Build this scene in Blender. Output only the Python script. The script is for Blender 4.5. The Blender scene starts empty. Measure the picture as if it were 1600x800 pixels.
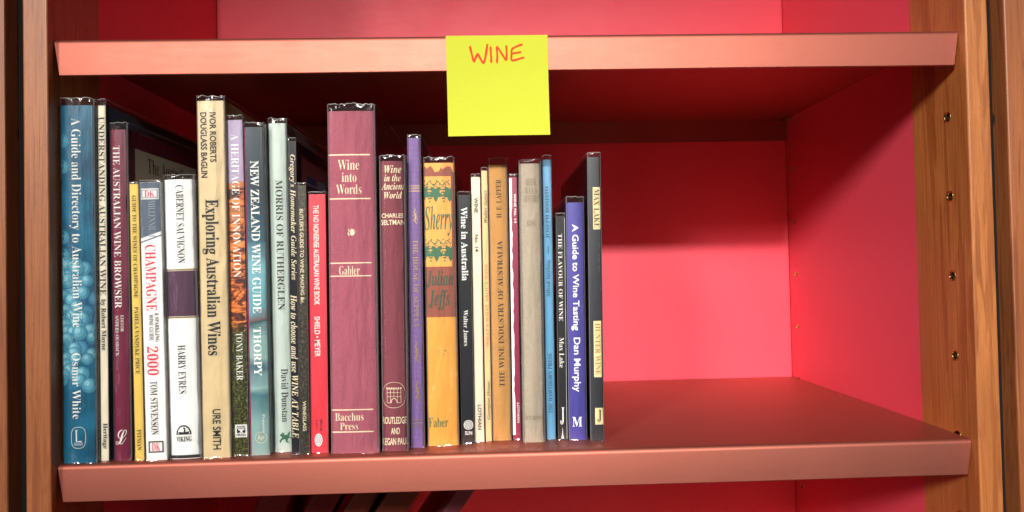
import bpy, bmesh, math, random
from mathutils import Vector, Matrix, noise

S = 0.001                      # all sizes below are written in millimetres
scene = bpy.context.scene
col = scene.collection

# ------------------------------------------------------------------ camera
cam_d = bpy.data.cameras.new('camera')
cam_d.sensor_width = 36.0
cam_d.lens = 1128.74 / 1600 * 36.0
cam_d.clip_start = 0.01
cam_d.clip_end = 50
cam = bpy.data.objects.new('camera', cam_d)
col.objects.link(cam)
MR = ((0.9992656572, 0.0201696697, -0.0325780715),
      (-0.0321743061, -0.0200294291, -0.9992815599),
      (-0.0208076992, 0.9995959216, -0.0193657755))
mw = Matrix(MR).to_4x4()
mw.translation = Vector((-23.336, -536.966, 134.676)) * S
cam.matrix_world = mw
scene.camera = cam

# ------------------------------------------------------------------ light of the room
world = bpy.data.worlds.new('World')
scene.world = world
world.use_nodes = True
bg = world.node_tree.nodes['Background']
bg.inputs[0].default_value = (1.0, 0.93, 0.85, 1)
bg.inputs[1].default_value = 0.035

def lamp(name, kind, loc, target, power, colour, **kw):
    d = bpy.data.lights.new(name, kind)
    d.energy = power
    d.color = colour
    for k, v in kw.items():
        setattr(d, k, v)
    o = bpy.data.objects.new(name, d)
    o.location = Vector(loc) * S
    o.rotation_euler = (Vector(target) - Vector(loc)).to_track_quat('-Z', 'Y').to_euler()
    col.objects.link(o)
    return o

# two high key spots before the bookcase, plus an added fill far left
lamp('front_spot', 'SPOT', (-332, -2950, 1455), (-215, 0, 80), 300, (1.0, 0.95, 0.88),
     shadow_soft_size=0.07, spot_size=math.radians(21), spot_blend=1.0)
lamp('front_spot', 'SPOT', (-1650, -2850, 1420), (270, 120, 85), 390, (1.0, 0.95, 0.88),  # added fill, brightens the right inner wall
     shadow_soft_size=0.30, spot_size=math.radians(21), spot_blend=1.0)
lamp('front_spot', 'SPOT', (325, -2950, 1455), (262, 0, 72), 275, (1.0, 0.95, 0.88),
     shadow_soft_size=0.07, spot_size=math.radians(21), spot_blend=1.0)
# two tall, weak fill strips added at either side, for streaks on the jackets
lamp('streak_fill', 'AREA', (1750, -2300, 500), (0, 0, 300), 1.9, (1.0, 0.96, 0.92), shape='RECTANGLE', size=0.16, size_y=1.7)
lamp('streak_fill', 'AREA', (-1900, -2100, 500), (0, 0, 300), 1.9, (1.0, 0.96, 0.92), shape='RECTANGLE', size=0.16, size_y=1.7)

scene.view_settings.view_transform = 'Standard'
scene.view_settings.look = 'None'
scene.view_settings.exposure = 0.14
scene.view_settings.gamma = 1.0
scene.cycles.transparent_max_bounces = 32
scene.cycles.max_bounces = 10
scene.cycles.diffuse_bounces = 6
scene.cycles.use_denoising = True
scene.cycles.caustics_reflective = True
scene.cycles.blur_glossy = 0.2

# ------------------------------------------------------------------ materials
class NT:
    def __init__(s, name):
        s.m = bpy.data.materials.new(name); s.m.use_nodes = True
        s.t = s.m.node_tree; s.b = s.t.nodes['Principled BSDF']; s.tc = None
    def n(s, typ, **kw):
        x = s.t.nodes.new(typ)
        for k, v in kw.items():
            if k.startswith('i_'):
                key = k[2:]
                key = int(key) if key.isdigit() else key.replace('_', ' ')
                x.inputs[key].default_value = v
            else:
                setattr(x, k, v)
        return x
    def l(s, a, b): s.t.links.new(a, b)
    def coord(s, scale=(1, 1, 1), loc=(0, 0, 0)):
        if s.tc is None: s.tc = s.n('ShaderNodeTexCoord')
        mp = s.n('ShaderNodeMapping'); mp.inputs['Scale'].default_value = scale
        mp.inputs['Location'].default_value = loc
        s.l(s.tc.outputs['Object'], mp.inputs[0]); return mp.outputs[0]
    def noise(s, vec, scale, detail=3, rough=.5, dist=0.0):
        x = s.n('ShaderNodeTexNoise'); x.inputs['Scale'].default_value = scale
        x.inputs['Detail'].default_value = detail; x.inputs['Roughness'].default_value = rough
        x.inputs['Distortion'].default_value = dist
        s.l(vec, x.inputs['Vector']); return x.outputs[0]
    def ramp(s, fac, stops, interp='LINEAR'):
        x = s.n('ShaderNodeValToRGB'); cr = x.color_ramp; cr.interpolation = interp
        while len(cr.elements) < len(stops): cr.elements.new(0.5)
        for e, (p, c) in zip(cr.elements, stops):
            e.position = p; e.color = (*c, 1) if len(c) == 3 else c
        s.l(fac, x.inputs[0]); return x.outputs[0]
    def mix(s, fac, a, b, mode='MIX'):
        x = s.n('ShaderNodeMix', data_type='RGBA', blend_type=mode)
        for sock, v in ((x.inputs[0], fac), (x.inputs[6], a), (x.inputs[7], b)):
            if isinstance(v, (int, float)): sock.default_value = v
            elif isinstance(v, tuple): sock.default_value = (*v, 1)
            else: s.l(v, sock)
        return x.outputs[2]
    def math(s, op, a, b=None):
        x = s.n('ShaderNodeMath', operation=op)
        for sock, v in zip(x.inputs, (a, b)):
            if v is None: continue
            if isinstance(v, (int, float)): sock.default_value = v
            else: s.l(v, sock)
        return x.outputs[0]
    def bump(s, h, strength, dist=0.0003):
        x = s.n('ShaderNodeBump'); x.inputs['Strength'].default_value = strength
        x.inputs['Distance'].default_value = dist
        s.l(h, x.inputs['Height']); s.l(x.outputs[0], s.b.inputs['Normal']); return x
    def base(s, c):
        if isinstance(c, tuple): s.b.inputs['Base Color'].default_value = (*c, 1)
        else: s.l(c, s.b.inputs['Base Color'])
    def set(s, **kw):
        for k, v in kw.items(): s.b.inputs[k.replace('_', ' ')].default_value = v

def sc3(c, k): return tuple(min(1, x * k) for x in c)

def red_paint():
    t = NT('red_paint'); v = t.coord()
    n = t.noise(v, 9, 3)
    t.base(t.mix(n, (.82, .070, .110), (.89, .084, .135)))
    sheen(t, .44, .52); t.bump(t.noise(v, 900, 2), .15, .0001); return t.m

def sheen(t, lo, hi):
    n = t.noise(t.coord((1, 1, 1), (3, 1, 2)), 22, 5, .7)
    s1 = t.noise(t.coord((.15, 1, 1), (1, 5, 2)), 260, 3, .6)
    m = t.n('ShaderNodeMapRange'); t.l(t.math('ADD', t.math('MULTIPLY', n, .6), t.math('MULTIPLY', s1, .4)), m.inputs[0])
    m.inputs[1].default_value = .35; m.inputs[2].default_value = .65; m.inputs[3].default_value = lo; m.inputs[4].default_value = hi
    t.l(m.outputs[0], t.b.inputs['Roughness'])

def copper_coat():
    t = NT('copper_coat'); v = t.coord((1, 4, 4))
    n = t.noise(v, 260, 4, .7); n2 = t.noise(t.coord(), 14, 3)
    c = t.mix(n, (.43, .135, .097), (.53, .178, .135))
    t.base(t.mix(t.math('MULTIPLY', n2, .5), c, (.42, .125, .09)))
    t.set(Metallic=.96); sheen(t, .53, .58)
    t.bump(n, .35, .00008); return t.m

def wood(name, light, dark, seed, streak=.5, coat=.5):
    t = NT(name)
    v = t.coord((1, 1, .055), (seed, seed * .37, seed * 1.3))
    warp = t.noise(t.coord((1, 1, .35), (seed, 0, seed)), 16, 2)
    big = t.noise(v, 75, 3, .55, 1.1)
    fine = t.noise(t.coord((1, 1, .03), (0, seed, 0)), 620, 4, .65)
    pores = t.noise(t.coord((1, 1, .10), (seed, seed, 0)), 1500, 2, .6)
    c = t.ramp(big, [(.25, sc3(dark, .8)), (.42, dark), (.47, light), (.56, sc3(light, .86)), (.60, sc3(dark, 1.25)), (.66, light), (.8, sc3(light, .75))])
    c = t.mix(t.ramp(fine, [(.35, (.0, .0, .0)), (.65, (1, 1, 1))]), t.mix(.28, c, sc3(dark, .7)), t.mix(.35, c, sc3(light, 1.2)))
    c = t.mix(t.ramp(pores, [(.60, (0, 0, 0)), (.72, (streak, streak, streak))]), c, sc3(dark, .38))
    c = t.mix(t.ramp(warp, [(.35, (.0, .0, .0)), (.7, (.55, .55, .55))]), c, sc3(dark, .9))
    # small knots
    vo = t.n('ShaderNodeTexVoronoi'); vo.inputs['Scale'].default_value = 13
    t.l(t.coord((1.6, 1.6, .9), (seed * 3, 1, seed)), vo.inputs['Vector'])
    k = t.ramp(vo.outputs['Distance'], [(.03, (.9, .9, .9)), (.075, (0, 0, 0))])
    c = t.mix(k, c, (.035, .014, .006))
    t.base(c)
    t.set(Roughness=.5); t.b.inputs['Coat Weight'].default_value = coat; t.b.inputs['Coat Roughness'].default_value = .42
    t.bump(fine, .25, .00025)
    return t.m

def plain(name, c, rough=.5, metal=0.0, var=.08):
    t = NT(name)
    n = t.noise(t.coord(), 300, 3)
    t.base(t.mix(n, sc3(c, 1 - var), sc3(c, 1 + var)))
    t.set(Roughness=rough, Metallic=metal); return t.m

def cover_mat(name, c, kind='paper', rough=.38, wear=None):
    t = NT(name); v = t.coord()
    n = t.noise(v, 60, 4, .6)
    k = .12
    cc = t.mix(n, sc3(c, 1 - k), sc3(c, 1 + k))
    if kind in ('cloth', 'leather'):
        w1 = t.n('ShaderNodeTexWave', wave_type='BANDS', bands_direction='Z'); w1.inputs['Scale'].default_value = 420
        w1.inputs['Distortion'].default_value = 1.5; t.l(v, w1.inputs['Vector'])
        w2 = t.n('ShaderNodeTexWave', wave_type='BANDS', bands_direction='X'); w2.inputs['Scale'].default_value = 420
        w2.inputs['Distortion'].default_value = 1.5; t.l(v, w2.inputs['Vector'])
        h = t.math('MULTIPLY', w1.outputs['Fac'], w2.outputs['Fac'])
        sp = t.noise(v, 1300, 2)
        cc = t.mix(t.math('MULTIPLY', h, .55), cc, sc3(c, 1.45))
        cc = t.mix(t.ramp(sp, [(.5, (0, 0, 0)), (.75, (.6, .6, .6))]), cc, sc3(c, .5))
        t.bump(t.math('ADD', h, sp), .6, .0003); rough = .62
    else:
        t.bump(t.noise(v, 700, 2), .06, .0002)
    if wear:
        s1 = t.noise(t.coord((1, 1, .5)), 95, 5, .75)
        cc = t.mix(t.ramp(s1, [(.56, (0, 0, 0)), (.66, (.75, .75, .75))]), cc, wear)
    t.base(cc); t.set(Roughness=rough); return t.m

def z_of(t):                                   # height above the foot of the book, in metres
    if t.tc is None: t.tc = t.n('ShaderNodeTexCoord')
    sp = t.n('ShaderNodeSeparateXYZ'); t.l(t.tc.outputs['Object'], sp.inputs[0]); return sp

def grapes_mat():
    t = NT('printed_grapes'); s = z_of(t)
    flat = t.n('ShaderNodeCombineXYZ'); t.l(s.outputs[0], flat.inputs[0]); t.l(s.outputs[2], flat.inputs[2])
    vo = t.n('ShaderNodeTexVoronoi'); vo.inputs['Scale'].default_value = 92; vo.inputs['Randomness'].default_value = .75
    t.l(flat.outputs[0], vo.inputs['Vector'])
    ball = t.ramp(vo.outputs['Distance'], [(0, (.10, .30, .44)), (.22, (.12, .37, .53)), (.45, (.05, .25, .40)), (.56, (.02, .13, .24))])
    g = t.noise(t.coord((1, 1, 1), (.3, .1, .2)), 30, 3)
    leaf = t.ramp(g, [(.3, (.004, .085, .17)), (.5, (.006, .14, .25)), (.62, (.02, .22, .36)), (.75, (.07, .34, .48))])
    z = t.math('MULTIPLY', s.outputs[2], 1 / .264)
    band = t.ramp(z, [(.0, (0, 0, 0)), (.25, (0, 0, 0)), (.30, (1, 1, 1)), (.47, (1, 1, 1)), (.52, (.9, .9, .9)), (.56, (.15, .15, .15)), (.62, (0, 0, 0)), (.8, (.25, .25, .25)), (.86, (0, 0, 0))])
    m = t.math('GREATER_THAN', t.math('ADD', band, t.math('MULTIPLY', t.math('SUBTRACT', t.noise(flat.outputs[0], 26, 2), .5), 1.8)), .62)
    t.base(t.mix(m, leaf, ball)); t.set(Roughness=.35); return t.m

def heritage_mat():
    t = NT('printed_vineyard'); s = z_of(t)
    n = t.noise(t.coord((1, 1, 2.4)), 70, 5, .7, 1.2)
    hills = t.ramp(n, [(.36, (.03, .012, .02)), (.47, (.16, .035, .02)), (.53, (.70, .20, .04)), (.62, (.9, .34, .08)), (.75, (.10, .03, .03))])
    f = t.noise(v := t.coord(), 520, 4, .8)
    leaves = t.ramp(f, [(.42, (.010, .014, .008)), (.52, (.05, .06, .015)), (.60, (.20, .19, .04)), (.70, (.32, .30, .12))])
    z = t.math('ADD', t.math('MULTIPLY', s.outputs[2], 1 / .2516), t.math('MULTIPLY', t.math('SUBTRACT', t.noise(v, 90, 3), .5), .05))
    lo = t.mix(t.ramp(z, [(.37, (0, 0, 0)), (.40, (1, 1, 1))]), leaves, hills)
    band = t.ramp(z, [(.0, (0, 0, 0)), (.695, (0, 0, 0)), (.70, (1, 1, 1)), (.735, (1, 1, 1)), (.74, (0, 0, 0)), (.79, (0, 0, 0)), (.795, (1, 1, 1)), (.82, (1, 1, 1))], 'CONSTANT')
    lo = t.mix(band, lo, t.mix(n, (.9, .36, .09), (.10, .03, .05)))
    t.base(t.mix(t.math('GREATER_THAN', z, .815), lo, (.42, .35, .50))); t.set(Roughness=.35); return t.m

def lake_mat():
    t = NT('printed_lake'); s = z_of(t)
    z = t.math('ADD', t.math('MULTIPLY', s.outputs[2], 1 / .246), t.math('MULTIPLY', t.math('SUBTRACT', t.noise(t.coord((1, 1, 3)), 22, 3), .5), .12))
    c = t.ramp(z, [(.0, (.30, .42, .40)), (.10, (.24, .40, .40)), (.18, (.07, .20, .23)), (.21, (.30, .46, .45)), (.27, (.06, .17, .22)), (.30, (.28, .45, .44)),
                   (.36, (.25, .42, .42)), (.40, (.03, .09, .11)), (.41, (.20, .12, .13)), (.44, (.14, .36, .42)), (.58, (.20, .44, .50)), (.66, (.03, .12, .17)), (.8, (.006, .035, .06)), (1, (.004, .028, .05))])
    t.base(c); t.set(Roughness=.33); return t.m

def speck_mat():
    t = NT('speckled_bronze'); f = t.noise(t.coord((1, 1, .7)), 620, 5, .8)
    t.base(t.ramp(f, [(.40, (.010, .009, .008)), (.52, (.045, .038, .026)), (.62, (.15, .125, .07)), (.74, (.36, .31, .2))]))
    t.set(Roughness=.4, Metallic=.25); t.bump(f, .5, .0004); return t.m

def weave_mat():
    t = NT('purple_weave'); vo = t.n('ShaderNodeTexVoronoi'); vo.inputs['Scale'].default_value = 1050; vo.inputs['Randomness'].default_value = .15
    t.l(t.coord(), vo.inputs['Vector'])
    t.base(t.ramp(vo.outputs['Distance'], [(.2, (.34, .22, .46)), (.42, (.14, .06, .26)), (.6, (.06, .02, .12))]))
    t.set(Roughness=.55); t.bump(vo.outputs['Distance'], .5, .0003); return t.m

def film_mat():
    m = bpy.data.materials.new('clear_film'); m.use_nodes = True
    t = m.node_tree; N = t.nodes; N.remove(N['Principled BSDF']); out = N['Material Output']
    tr = N.new('ShaderNodeBsdfTransparent'); tr.inputs[0].default_value = (.97, .97, .97, 1)
    gl = N.new('ShaderNodeBsdfGlossy'); gl.inputs['Roughness'].default_value = .10
    df = N.new('ShaderNodeBsdfDiffuse'); df.inputs[0].default_value = (.7, .7, .72, 1)
    fr = N.new('ShaderNodeFresnel'); fr.inputs[0].default_value = 1.62
    tc = N.new('ShaderNodeTexCoord'); mp = N.new('ShaderNodeMapping'); mp.inputs['Scale'].default_value = (1, 1, .28)
    ns = N.new('ShaderNodeTexNoise'); ns.inputs['Scale'].default_value = 120; ns.inputs['Detail'].default_value = 4
    bp = N.new('ShaderNodeBump'); bp.inputs['Strength'].default_value = .8; bp.inputs['Distance'].default_value = .0011
    L = t.links.new
    L(tc.outputs['Object'], mp.inputs[0]); L(mp.outputs[0], ns.inputs[0]); L(ns.outputs[0], bp.inputs['Height'])
    for x in (gl, fr): L(bp.outputs[0], x.inputs['Normal'])
    a = N.new('ShaderNodeMixShader'); b = N.new('ShaderNodeMixShader')
    a.inputs[0].default_value = .010
    L(tr.outputs[0], a.inputs[1]); L(df.outputs[0], a.inputs[2])
    L(fr.outputs[0], b.inputs[0]); L(a.outputs[0], b.inputs[1]); L(gl.outputs[0], b.inputs[2])
    L(b.outputs[0], out.inputs[0]); return m

def film_edge_mat(name='film_cut_edge', haze=.26, rough=.32):
    m = film_mat(); m.name = name
    for n in m.node_tree.nodes:
        if n.type == 'BSDF_GLOSSY': n.inputs['Roughness'].default_value = rough
        if n.type == 'MIX_SHADER' and not n.inputs[0].is_linked: n.inputs[0].default_value = haze
    return m

M = {}
M['red'] = red_paint(); M['copper'] = copper_coat()
M['wood_post'] = wood('cherry_wood', (.62, .22, .056), (.36, .098, .020), 2.7)
M['wood_left'] = wood('red_cherry_wood', (.52, .17, .046), (.27, .07, .017), 5.2, .8)
M['wood_side'] = wood('cherry_side', (.36, .145, .06), (.20, .065, .024), 8.9)
M['wood_far'] = wood('neighbour_wood', (.46, .145, .042), (.24, .064, .017), 11.3)
M['brass'] = plain('brass', (.62, .42, .16), .28, 1.0)
M['hole'] = plain('hole_dark', (.03, .018, .01), .7)
M['black'] = plain('gap_shade_black', (.004, .004, .004), 1.0)  # near-black colour for the shade in the post gaps
M['film'] = film_mat(); M['film_edge'] = film_edge_mat(); M['fold_streak'] = film_edge_mat('fold_streak', .20, .22)  # last one: hazier film, paints bright highlight streaks at spine corners
M['pages'] = None

def pages_mat():
    t = NT('page_edges'); n = t.noise(t.coord((1, .02, .02)), 2600, 2)
    t.base(t.mix(n, (.50, .42, .30), (.76, .68, .52))); t.set(Roughness=.8); return t.m
M['pages'] = pages_mat()

INK = {'white': (.82, .82, .78), 'ink': (.014, .014, .016), 'cream': (.78, .68, .48), 'silver': (.33, .37, .43), 'red': (.68, .03, .07),
       'gold': (.46, .33, .13), 'green': (.035, .15, .075), 'dkgreen': (.028, .075, .045), 'orange': (.72, .22, .05), 'faint': (.24, .195, .12),
       'navy': (.012, .035, .12), 'slate': (.115, .155, .22), 'whitepr': (.80, .80, .80), 'plum': (.088, .028, .075), 'magenta': (.34, .015, .10),
       'brownband': (.27, .068, .035), 'apricot': (.80, .37, .075), 'labelcream': (.74, .62, .34), 'bookcream': (.78, .72, .58), 'labelgrey': (.40, .38, .36), 'panelred': (.16, .03, .035), 'grape_rim': (.012, .14, .24), 'grape': (.05, .27, .38), 'grape_light': (.11, .38, .49), 'grape_shine': (.27, .54, .62), 'marker': (.62, .055, .015)}
def ink(k):
    key = 'ink_' + k
    if key not in M: M[key] = plain('print_' + k, INK[k], {'gold': .35, 'marker': .95}.get(k, .58), .6 if k == 'gold' else 0, .07)
    return M[key]

# ------------------------------------------------------------------ object helpers
def link(name, me, m=None, parent=None, smooth=False):
    if m is not None and not me.materials: me.materials.append(m)
    o = bpy.data.objects.new(name, me); col.objects.link(o)
    if parent is not None: o.parent = parent
    if smooth:
        for p in me.polygons: p.use_smooth = True
    return o

def pyd(name, V, F, m, parent=None, smooth=False):
    me = bpy.data.meshes.new(name)
    me.from_pydata([Vector(v) * S for v in V], [], F); me.update()
    return link(name, me, m, parent, smooth)

def empty(name, loc, label, cat, group=None, rot=(0, 0, 0)):
    o = bpy.data.objects.new(name, None); o.empty_display_size = .02
    o.location = Vector(loc) * S; o.rotation_euler = rot; col.objects.link(o)
    o['label'] = label; o['category'] = cat
    if group: o['group'] = group
    return o

def prism(prof, z0, z1, skip=()):
    """closed xy outline extruded in z; sides listed in skip are left open"""
    n = len(prof); V = [(x, y, z0) for x, y in prof] + [(x, y, z1) for x, y in prof]
    F = [(i, (i + 1) % n, (i + 1) % n + n, i + n) for i in range(n) if i not in skip]
    F += [tuple(range(n))[::-1], tuple(range(n, 2 * n))]
    return V, F

def join(*parts):
    V, F = [], []
    for v, f in parts:
        k = len(V); V += list(v); F += [tuple(i + k for i in q) for q in f]
    return V, F

def boxvf(x0, x1, y0, y1, z0, z1):
    return prism([(x0, y0), (x1, y0), (x1, y1), (x0, y1)], z0, z1)

def fix(o):
    bm = bmesh.new(); bm.from_mesh(o.data); bmesh.ops.recalc_face_normals(bm, faces=bm.faces); bm.to_mesh(o.data); bm.free(); return o

# ------------------------------------------------------------------ the bookcase
XL, XR, BACK, WOODY = -338.6, 338.6, 322.5, 61.8
Z0, Z1 = -420, 700
HOLES = [247.3 + 62.15 * k for k in range(-10, 8)]
bookcase = empty('bookcase', (0, 0, 0), 'wooden bookcase with cherry front posts and coral red painted inside, holding the shelves', 'bookcase')

def strip_with_holes(x, ya, yb, yc, r, nrm):
    """wall face in the plane x, from y=ya to yb, pierced at y=yc at every hole height"""
    V, F = [], []
    def q(y0, y1, z0, z1):
        k = len(V); V.extend([(x, y0, z0), (x, y1, z0), (x, y1, z1), (x, y0, z1)]); F.append((k, k + 1, k + 2, k + 3))
    h = r + 3.0; zc = [z for z in HOLES if Z0 + 20 < z < (Z1 - 20 if yc < 100 else 320)]
    q(ya, yc - h, Z0, Z1); q(yc + h, yb, Z0, Z1)
    cur = Z0
    for z in zc:
        q(yc - h, yc + h, cur, z - h); cur = z + h
        k = len(V); n = 32
        for i in range(n):
            a = 2 * math.pi * i / n; c, s = math.cos(a), math.sin(a); m = max(abs(c), abs(s))
            V.append((x, yc + h * c / m, z + h * s / m)); V.append((x, yc + r * c, z + r * s))
        for i in range(n):
            j = (i + 1) % n; F.append((k + 2 * i, k + 2 * j, k + 2 * j + 1, k + 2 * i + 1))
    q(yc - h, yc + h, cur, Z1)
    return V, F

def socket(x, y, z, r, sgn, parent):
    """brass sleeve let into the wall; sgn points into the wood"""
    prof = [(r + .4, -.05), (r + .25, -.3), (r - .5, -.25), (r - .75, .1), (r - .8, 2.2), (r - .8, 9)]
    n = 24; V, F = [], []
    for i in range(n):
        a = 2 * math.pi * i / n
        for rr, d in prof: V.append((x + sgn * d, y + rr * math.cos(a), z + rr * math.sin(a)))
    p = len(prof)
    for i in range(n):
        j = (i + 1) % n
        for k in range(p - 1): F.append((i * p + k, j * p + k, j * p + k + 1, i * p + k + 1))
    k = len(V)
    V += [(x + sgn * 8.5, y + r * math.cos(2 * math.pi * i / n), z + r * math.sin(2 * math.pi * i / n)) for i in range(n)]
    o = pyd('pin_socket', V, F + [tuple(range(k, k + n))], M['brass'], parent, True)
    o.data.materials.append(M['hole'])
    for i_, p_ in enumerate(o.data.polygons):
        if i_ >= n * (p - 1) or i_ % (p - 1) == p - 2: p_.material_index = 1
    return o

def side(sgn):
    x = XR * sgn; xo = x + 17.6 * sgn
    # wooden post with softened front arrises
    c = 1.3; pf = [(x, WOODY), (x, -8 + c)]
    for a in (30, 60, 90): pf.append((x + sgn * c * (1 - math.cos(math.radians(a))), -8 + c - c * math.sin(math.radians(a))))
    for a in (0, 30, 60, 90): pf.append((xo - sgn * c * (1 - math.sin(math.radians(a))), -8 + c - c * math.cos(math.radians(a))))
    pf.append((xo, WOODY))
    v, f = prism(pf, Z0, Z1, skip=(0,))
    s = strip_with_holes(x, -8 + c, WOODY, 16.4, 3.9, sgn)
    post = fix(pyd('post', *join((v, f), s), M['wood_post'] if sgn > 0 else M['wood_left'], bookcase))
    pv, pf2 = prism([(x + .3 * sgn, WOODY), (x + .3 * sgn, BACK + 14), (xo, BACK + 14), (xo, WOODY)], Z0, Z1, skip=(0,))
    s = strip_with_holes(x + .3 * sgn, WOODY + .05, BACK + 14, 304.6, 3.0, sgn)
    pan = fix(pyd('side_panel', *join((pv, pf2), s), M['red'], bookcase))
    for z in HOLES:
        if -200 < z < 420:
            socket(x, 16.4, z, 3.9, sgn, post)
            if z < 320: socket(x + .3 * sgn, 304.6, z, 3.0, sgn, pan)
side(1); side(-1)
fix(pyd('back_panel', *boxvf(XL + .4, XR - .4, BACK, BACK + 12, Z0, Z1), M['red'], bookcase))
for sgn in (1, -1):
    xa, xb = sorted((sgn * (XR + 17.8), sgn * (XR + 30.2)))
    fix(pyd('gap_shade', *boxvf(xa, xb, 7.5, 30, Z0, Z1), M['black'], bookcase))  # black strip stands in for the shade between the posts
    n_ = empty('bookcase_post', (sgn * 369, -8, Z0),
               'edge of the next bookcase, cherry wood post at the %s side of the photo' % ('right' if sgn > 0 else 'left'), 'bookcase post')
    c = 1.2; w = 34; pf = [(0, 60), (0, c)]
    for a in (45, 90): pf.append((sgn * c * (1 - math.cos(math.radians(a))), c - c * math.sin(math.radians(a))))
    pf += [(sgn * w, 0), (sgn * w, 60)]
    fix(pyd('post', *prism(pf, 0, Z1 - Z0), M['wood_far'], n_))

# ------------------------------------------------------------------ shelves
def shelf(z, label):
    e = empty('shelf', (0, 0, z), label, 'shelf', None)
    W, R, T, H, inset = 338.3, 3.6, 2.6, 27.0, 3.6
    prof = [(320.5, 0.0)]
    for a in range(0, 91, 15): prof.append((R - R * math.sin(math.radians(a)), -R + R * math.cos(math.radians(a))))
    prof += [(0, -H + .5), (.5, -H), (T - .4, -H), (T, -H + .5), (T, -R - .6), (T + 1.6, -1.5), (320.5, -1.5)]
    n = len(prof); V = []
    xs = [-1] + [-1 + 2 * i / 12 for i in range(1, 12)] + [1]
    for s in xs:
        for y, zz in prof:
            ins = inset * max(0, (-zz - 2.0) / (H - 2.0)) if y <= T + .01 and zz < -2.0 else 0
            x = s * (W - ins)
            wob = 0.12 * math.sin(s * 9 + z) if abs(s) < 1 and zz < -20 else 0
            V.append((x, y, zz + wob))
    F = []
    for i in range(len(xs) - 1):
        for k in range(n):
            j = (k + 1) % n; F.append((i * n + k, i * n + j, (i + 1) * n + j, (i + 1) * n + k))
    F += [tuple(range(n)), tuple(range((len(xs) - 1) * n, len(xs) * n))]
    o = fix(pyd('shelf_board', V, F, M['copper'], e, True))
    m = o.modifiers.new('edges', 'EDGE_SPLIT'); m.split_angle = math.radians(38)
    # folded return at the two ends of the lip
    fix(pyd('back_lip', *boxvf(-W + .3, W - .3, 318.6, 320.4, -H, -1.6), M['copper'], e))
    for s in (-1, 1):
        v = [(s * (W - .4), T + .1, -3.2), (s * (W - .4), T + 2.2, -3.2), (s * (W - 2.6), T + 2.2, -H + 1), (s * (W - 3.6), T + .1, -H + .4)]
        v += [(x - s * 1.2, y, zz) for x, y, zz in v]
        fix(pyd('lip_return', v, [(0, 1, 2, 3), (7, 6, 5, 4), (0, 4, 5, 1), (1, 5, 6, 2), (2, 6, 7, 3), (3, 7, 4, 0)], M['copper'], e))
    return e
shelf(0, 'lower copper coloured metal shelf with the row of books standing on it')
shelf(310.8, 'upper copper coloured metal shelf with the yellow note stuck on its front lip')
shelf(621.8, 'copper coloured metal shelf above the top edge of the photo')
shelf(-311, 'copper coloured metal shelf under the leaning dark books')
for z in (0, 310.8, 621.8, -311):
    for s in (1, -1):
        for y in (16.4, 304.6):
            v, f = boxvf(min(s * 338.2, s * 331), max(s * 338.2, s * 331), y - 3, y + 3, z - 4.0, z - 1.7)
            fix(pyd('pin_or_glint_tab', v, f, M['brass'], bookcase))
        fix(pyd('pin_or_glint_tab', *boxvf(min(s * 338.7, s * 330), max(s * 338.7, s * 330), 312, 318, z - 4.0, z - 1.6), M['brass'], bookcase))  # added brass tab, stands in for the glint of light at the back corner

# ------------------------------------------------------------------ lettering
def mathify(s, up, lo):
    r = ''
    for ch in s:
        if 'A' <= ch <= 'Z': r += chr(up + ord(ch) - 65)
        elif 'a' <= ch <= 'z': r += '\u210e' if (lo == 0x1D44E and ch == 'h') else chr(lo + ord(ch) - 97)
        elif ch.isdigit() and up == 0x1D400: r += chr(0x1D7CE + int(ch))
        else: r += ch
    return r
STY = {'serif': (0x1D400, 0x1D41A, -.008), 'serifb': (0x1D400, 0x1D41A, .004), 'ital': (0x1D434, 0x1D44E, .004),
       'boldital': (0x1D468, 0x1D482, 0), 'script': (0x1D4D0, 0x1D4EA, 0), 'sans': (None, None, 0), 'sansb': (None, None, .016)}
def text_geo(s, style):
    up, lo, off = STY[style]
    c = bpy.data.curves.new('lettering', 'FONT'); c.body = mathify(s, up, lo) if up else s
    c.resolution_u = 3; c.offset = off; c.fill_mode = 'FRONT'
    o = bpy.data.objects.new('lettering', c); col.objects.link(o)
    dg = bpy.context.evaluated_depsgraph_get(); ev = o.evaluated_get(dg); me = ev.to_mesh()
    V = [tuple(v.co) for v in me.vertices]; F = [tuple(p.vertices) for p in me.polygons]
    ev.to_mesh_clear(); bpy.data.objects.remove(o); bpy.data.curves.remove(c)
    x0 = min(v[0] for v in V); x1 = max(v[0] for v in V); y0 = min(v[1] for v in V); y1 = max(v[1] for v in V)
    return [((v[0] - x0) / (x1 - x0), (v[1] - y0) / (y1 - y0)) for v in V], F

def fit_text(s, style, d, u0, u1, z0, z1):
    P, F = text_geo(s, style)
    if d == 'd': Q = [(u0 + q * (u1 - u0), z1 - p * (z1 - z0)) for p, q in P]
    elif d == 'u': Q = [(u1 - q * (u1 - u0), z0 + p * (z1 - z0)) for p, q in P]
    else: Q = [(u0 + p * (u1 - u0), z0 + q * (z1 - z0)) for p, q in P]
    return Q, F

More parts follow.
